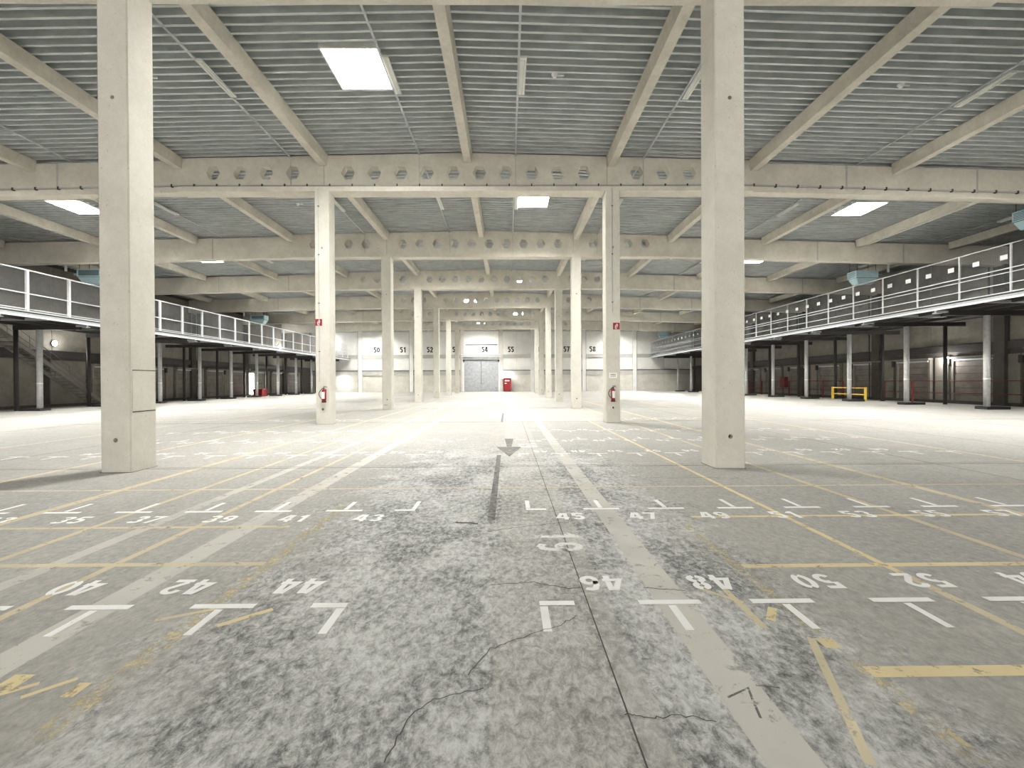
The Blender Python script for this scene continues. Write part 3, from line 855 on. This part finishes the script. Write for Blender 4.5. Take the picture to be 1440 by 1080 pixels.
for k in range(10): dock_door(1, 26.4 + 4.7 * k)
for k in range(8): dock_door(-1, 39.0 + 4.7 * k)
# plain concrete infill on the nearer left wall
for y0, y1 in ((22, 28.6), (29.8, 33.4), (34.2, 37.0)):
    b = MB(); b.box(XL, XL + .1, y0, y1, .1, 3.5); b.build('wall_panel', M['side_panel'], wall_l)

# daylit gate opening in the left wall
g = struct(empty('window_1', (XL + .16, 60.0, 0)))
b = MB(); b.box(0, .03, -1.2, 1.2, .15, 3.0); b.build('daylit_pane', M['daylight'], g)
b = MB(); b.box(0, .08, -1.35, -1.2, 0, 3.15); b.box(0, .08, 1.2, 1.35, 0, 3.15); b.box(0, .08, -1.2, 1.2, 3.0, 3.15); b.build('window_frame', M['side_panel'], g)
b = MB(); b.box(.03, .06, -.03, .03, .15, 3.0); b.build('window_bar', M['side_panel'], g)

# ------------------------------------------------------------------ MEZZANINES
def mezzanine(side):
    X = XL if side < 0 else XR
    XE = -27.0 if side < 0 else 24.5
    XP = -30.2 if side < 0 else 27.6
    XB = -31.7 if side < 0 else 30.3
    zb = 5.50 if side < 0 else 5.68; zt = zb + .30
    y0, y1 = 14.0, YF - .4
    nm = 'left' if side < 0 else 'right'
    r = empty('mezzanine', (XP, y0, 0)); o_ = r.location
    tag(r, 'steel mezzanine walkway on round posts along the %s wall' % nm, 'mezzanine')
    def bx(x0, x1, ya, yb, z0, z1, name, mat, par=r):
        b = MB(); b.box(min(x0, x1) - XP, max(x0, x1) - XP, ya - y0, yb - y0, z0, z1); return b.build(name, M[mat], par)
    if side < 0:      # with the stairwell left open
        bx(XE, -31.9, y0, y1, zt - .08, zt, 'deck', 'dark_steel')
        bx(-31.9, X + .56, y0, 27.6, zt - .08, zt, 'deck', 'dark_steel'); bx(-31.9, X + .56, 37.2, y1, zt - .08, zt, 'deck', 'dark_steel')
    else: bx(XE, X - side * .56, y0, y1, zt - .08, zt, 'deck', 'dark_steel')
    bx(XE, XE + side * .10, y0, y1, zb, zb + .10, 'edge_flange', 'white_steel')
    bx(XE + side * .02, XE + side * .05, y0, y1, zb + .10, zt, 'edge_web', 'grey_steel')
    bx(XE - side * .02, XE + side * .10, y0, y1, zt, zt + .05, 'edge_flange', 'white_steel')
    yy = [26.04 + 5.3 * k for k in range(-2, 10)] if side > 0 else [29.75 + 5.1 * k for k in range(-2, 10)]
    for y in yy:
        b = MB(); b.tube((0, y - y0, .16), (0, y - y0, zb - .28), .155, 16)
        p = b.build('post', M['post_paint'], r, smooth=True)
        b = MB(); b.box(-.35 if side > 0 else -1.0, 1.0 if side > 0 else .35, y - y0 - .35, y - y0 + .35, 0, .16); b.build('base_block', M['black'], p)
        b = MB(); b.tube((0, y - y0, 1.72), (0, y - y0, 1.80), .16, 16); b.build('reflective_band', M['white'], p)
        b = MB(); b.tube((XB - XP, y - y0, 0), (XB - XP, y - y0, zb - .28), .12, 10); b.build('rear_post', M['dark_steel'], r, smooth=True)
        bx(XE + side * .8, -31.8 if side < 0 and 27 < y < 37.5 else X - side * .56, y - .10, y + .10, zb - .28, zb, 'cross_beam', 'dark_steel')
        bx(XE + side * .10, XE + side * 3.2, y + 2.5, y + 2.62, zb - .02, zb + .12, 'bracket_arm', 'grey_steel')
        bx(XE + side * .10, XE + side * 2.2, y - .06, y + .06, zb - .10, zb, 'bracket_arm', 'grey_steel')
        bx(XE + side * .05, XE + side * .35, y - .14, y + .14, zb - .16, zb - .10, 'bracket_plate', 'grey_steel')
    for q in (1.4, 2.8, 4.4):
        bx(XE + side * q, XE + side * (q + .12), y0, y1, zb, zt - .08, 'joist', 'dark_steel')
    # railing: its own thing
    f = empty('mesh_railing', (XE, y0, zt)); 
    tag(f, ('tall wire mesh railing with a row of small white plates, on the right mezzanine edge' if side > 0 else 'tall wire mesh railing with one mid rail, on the left mezzanine edge'), 'railing')
    H = 8.33 - zt if side > 0 else 8.13 - zt
    def fx(x0, x1, ya, yb, z0, z1, name, mat):
        b = MB(); b.box(min(x0, x1), max(x0, x1), ya - y0, yb - y0, z0, z1); return b.build(name, M[mat], f)
    ps = [22.0 + 2.53 * k for k in range(-2, 23)] if side > 0 else [23.5 + 2.45 * k for k in range(-2, 23)]
    pw = .035 if side > 0 else .065
    for y in ps: fx(-pw, pw, y - pw, y + pw, .05, H, 'rail_post', 'white_steel' if side < 0 else 'post_paint')
    for a, c in zip(ps, ps[1:]):
        b = MB(); x = side * .03
        b.quad_face([(x, a + pw - y0, .08), (x, c - pw - y0, .08), (x, c - pw - y0, H - .04), (x, a + pw - y0, H - .04)])
        b.build('mesh_panel', M['wire'], f, flip=False)
    ya, yb = ps[0], min(ps[-1], YF - .4)
    if side > 0:
        for z, t in ((H, .022), (1.17, .022), (.97, .018), (.45, .018)):
            fx(-t - .05, t - .05, ya, yb, z - t, z + t, 'rail', 'white_steel')
        k = 0; y = 20.92
        while y < 76:
            fx(-.075, -.065, y - .17, y + .17, 7.60 - zt, 7.84 - zt, 'white_plate', 'white'); y += 1.34
    else:
        for z, t in ((H, .035), (1.02, .028), (.14, .02)):
            fx(.05 - t, .05 + t, ya, yb, z - t, z + t, 'rail', 'white_steel')
    return r
mezzanine(-1); mezzanine(1)

# red crash rails along the right wall, yellow guard
def crash(side, xx, ya, yb, label):
    r = empty('crash_rail', (xx, ya, 0)); tag(r, label, 'guard rail')
    L = yb - ya
    for z in (.78, 1.62):
        b = MB(); b.tube((0, 0, z), (0, L, z), .028, 8); b.build('rail', M['rail_red'], r, smooth=True)
    n = round(L / 2.6)
    for k in range(n + 1):
        b = MB(); b.box(-.05, .05, L * k / n - .05, L * k / n + .05, 0, 1.66); b.build('post', M['rail_red'], r)
crash(1, 30.9, 24, 37.2, 'long dark red two-bar crash rail along the right wall, nearer than the yellow guard')
crash(1, 30.9, 41.8, 66, 'long dark red two-bar crash rail along the right wall, beyond the yellow guard')
r = empty('yellow_guard', (29.6, 39.4, 0)); tag(r, 'short yellow guard rail standing under the right mezzanine', 'guard rail')
for y in (-1.9, 1.9):
    b = MB(); b.box(-.07, .07, y - .07, y + .07, 0, 1.12); b.build('post', M['yellow'], r)
for z in (1.05, .5):
    b = MB(); b.box(-.035, .035, -1.83, 1.83, z - .04, z + .04); b.build('rail', M['yellow'], r)
# red stuff by the far walls
r = empty('red_bin', (-31.6, 58.6, 0)); tag(r, 'small red bin on the floor beside the bright gate opening, left wall', 'bin')
b = MB(); b.hexa([(-.5, -.6, 0), (.5, -.6, 0), (.5, .6, 0), (-.5, .6, 0), (-.6, -.7, .85), (.6, -.7, .85), (.6, .7, .85), (-.6, .7, .85)]); b.build('tub', M['red'], r)
b = MB(); b.box(-.66, .66, -.76, .76, .85, .93); b.build('rim', M['red'], r)
r = empty('red_hose_box', (XR - .14, 52.4, 0)); tag(r, 'dark red box fixed on the right wall behind the crash rail', 'box')
b = MB(); b.box(-.35, 0, -.5, .5, .9, 2.1); b.build('body', M['rail_red'], r)
b = MB(); b.box(-.38, -.35, -.45, .45, .95, 2.05); b.build('door', M['rail_red'], r)

# steel stair under the left mezzanine
r = empty('steel_stair', (-32.6, 36.6, 0)); tag(r, 'dark steel staircase rising along the left wall under the mezzanine', 'staircase')
n = 24; RUN, RISE = 8.4, 5.7
for k in range(n):
    y = -RUN * k / n; z = RISE * (k + 1) / n
    b = MB(); b.box(-.5, .5, y - .30, y, z - .04, z); b.build('tread', M['stair'], r)
for x in (-.55, .52):
    b = MB(); b.hexa([(x, 0, 0), (x + .04, 0, 0), (x + .04, -RUN, RISE - .1), (x, -RUN, RISE - .1), (x, 0, .3), (x + .04, 0, .3), (x + .04, -RUN, RISE + .2), (x, -RUN, RISE + .2)])
    b.build('stringer', M['stair'], r)
    for hz in (.6, 1.05):
        b = MB(); b.tube((x + .02, -.1, hz + .1), (x + .02, -RUN, RISE + hz), .022, 8); b.build('handrail', M['stair'], r)
    for k in range(0, 7):
        t = k / 6
        b = MB(); b.tube((x + .02, -.1 - (RUN - .1) * t, .1 + RISE * t), (x + .02, -.1 - (RUN - .1) * t, .1 + RISE * t + 1.05), .02, 8); b.build('baluster', M['stair'], r)

# ------------------------------------------------------------------ blue heaters
def heater(x, y, z, side, lab):
    r = empty('unit_heater', (x, y, z)); tag(r, lab, 'heater', 'pale blue heaters hanging above the mezzanines')
    s = 1 if side > 0 else -1
    r.scale = (.8, .8, .8)
    b = MB(); b.box(-1.0, 1.0, -.55, .55, .1, .72); b.build('housing', M['blue'], r)
    b = MB(); b.hexa([(-.66, -.36, -.45), (.66, -.36, -.45), (.66, .36, -.45), (-.66, .36, -.45), (-.95, -.52, .06), (.95, -.52, .06), (.95, .52, .06), (-.95, .52, .06)])
    b.build('tapered_outlet', M['blue'], r)
    b = MB(); b.box(-.85, .85, -.575, -.55, .18, .64); b.build('grille', M['blue_dark'] if side < 0 else M['blue'], r)
    for k in range(5):
        b = MB(); b.box(-1.02, -1.0, -.45, .45, .18 + .1 * k, .22 + .1 * k); b.build('louvre', M['blue_dark'], r)
    b = MB(); b.box(-.98, .98, -.53, .53, .06, .10); b.build('seam', M['blue_dark'], r)
    for a in (-.85, .85):
        for c in (-.45, .45):
            b = MB(); b.tube((a, c, .72), (a, c, (ZDECK - drop(x) - z + .05) / .8), .018, 6); b.build('hanger_rod', M['dark_steel'], r)
    b = MB(); b.tube((s * 1.0, 0, .4), (s * 1.7, 0, .4), .09, 10); b.build('flue', M['grey_steel'], r)
    q = MB(); q.tube((0, 0, 0), (0, 0, .95), .07, 10)
    o = q.build('hanging_tube', M['white']); o.location = (x + s * 1.55, y - .4, z + .45)  # beside the heater
    tag(o, 'short white vertical tube beside the ' + lab.split('pale blue unit ')[-1].replace(' over the', ','), 'tube', 'white tubes beside the heaters')
    b = MB(); b.tube((0, 0, .93), (0, 0, ZDECK - drop(o.location.x) - o.location.z + .15), .015, 6); b.build('hanger_rod', M['dark_steel'], o)
heater(26.0, 33.2, 9.05, 1, 'pale blue unit heater fully in view over the right mezzanine')
heater(26.5, 22.6, 9.6, 1, 'pale blue unit heater at the right picture edge over the right mezzanine')
heater(26.0, 76.0, 9.2, 1, 'pale blue unit heater near the far wall over the right mezzanine')
heater(-28.1, 31.4, 8.85, -1, 'pale blue unit heater behind the nearest left column over the left mezzanine')
heater(-28.6, 53.0, 8.9, -1, 'pale blue unit heater farther down the hall over the left mezzanine')
# overflow pipe along the right aisle roof
b = MB(); b.tube((22.9, 19.6, 10.35), (22.9, 28.9, 10.35), .06, 10); o = b.build('roof_pipe', M['fixture'], smooth=True)
tag(o, 'pale pipe under the roof beside a purlin, right aisle', 'pipe')

# ------------------------------------------------------------------ lamps
def lamp(x, y, z, nx, ny, watts, lab, r_=.18, spot=None):
    """bulkhead lamp: body on the wall, glowing lens; the light is the lens itself plus a point light in front of it"""
    r = empty('wall_lamp', (x, y, z)); tag(r, lab, 'lamp', 'bright bulkhead lamps')
    b = MB(); b.tube((0, 0, 0), (nx * .10, ny * .10, 0), r_ * 1.15, 16); b.build('body', M['dark_steel'], r)
    b = MB(); b.tube((nx * .10, ny * .10, 0), (nx * .17, ny * .17, 0), r_, 16, r_ * .6); b.build('lens', M['lamp'], r)
    ld = bpy.data.lights.new('lamp_light', 'POINT'); ld.energy = watts; ld.shadow_soft_size = .15; ld.color = (1, .98, .94)
    lo = bpy.data.objects.new('lamp_light', ld); COL.objects.link(lo); lo.parent = r; lo.location = (nx * .45, ny * .45, 0)
lamp(XR - .14, 32.9, 3.15, -1, 0, 70, 'glowing wall lamp above the dock doors, right wall', .22)
lamp(XL + .12, 34.4, 4.75, 1, 0, 14, 'glowing wall lamp under the mezzanine, left wall', .2)
lamp(XL + .12, 68.0, 7.0, 1, 0, 90, 'glowing lamp high on the left wall above the mezzanine', .35)
lamp(-30.0, YF - .09, 8.3, 0, -1, 70, 'glowing lamp on the far wall, high in its left corner', .35)
lamp(-28.2, YF - .07, 2.0, 0, -1, 60, 'glowing lamp low on the far wall, left of number 50', .35)
lamp(-.1, YF - .07, 2.75, 0, -1, 110, 'glowing lamp on the far wall above the red cabinet', .22)
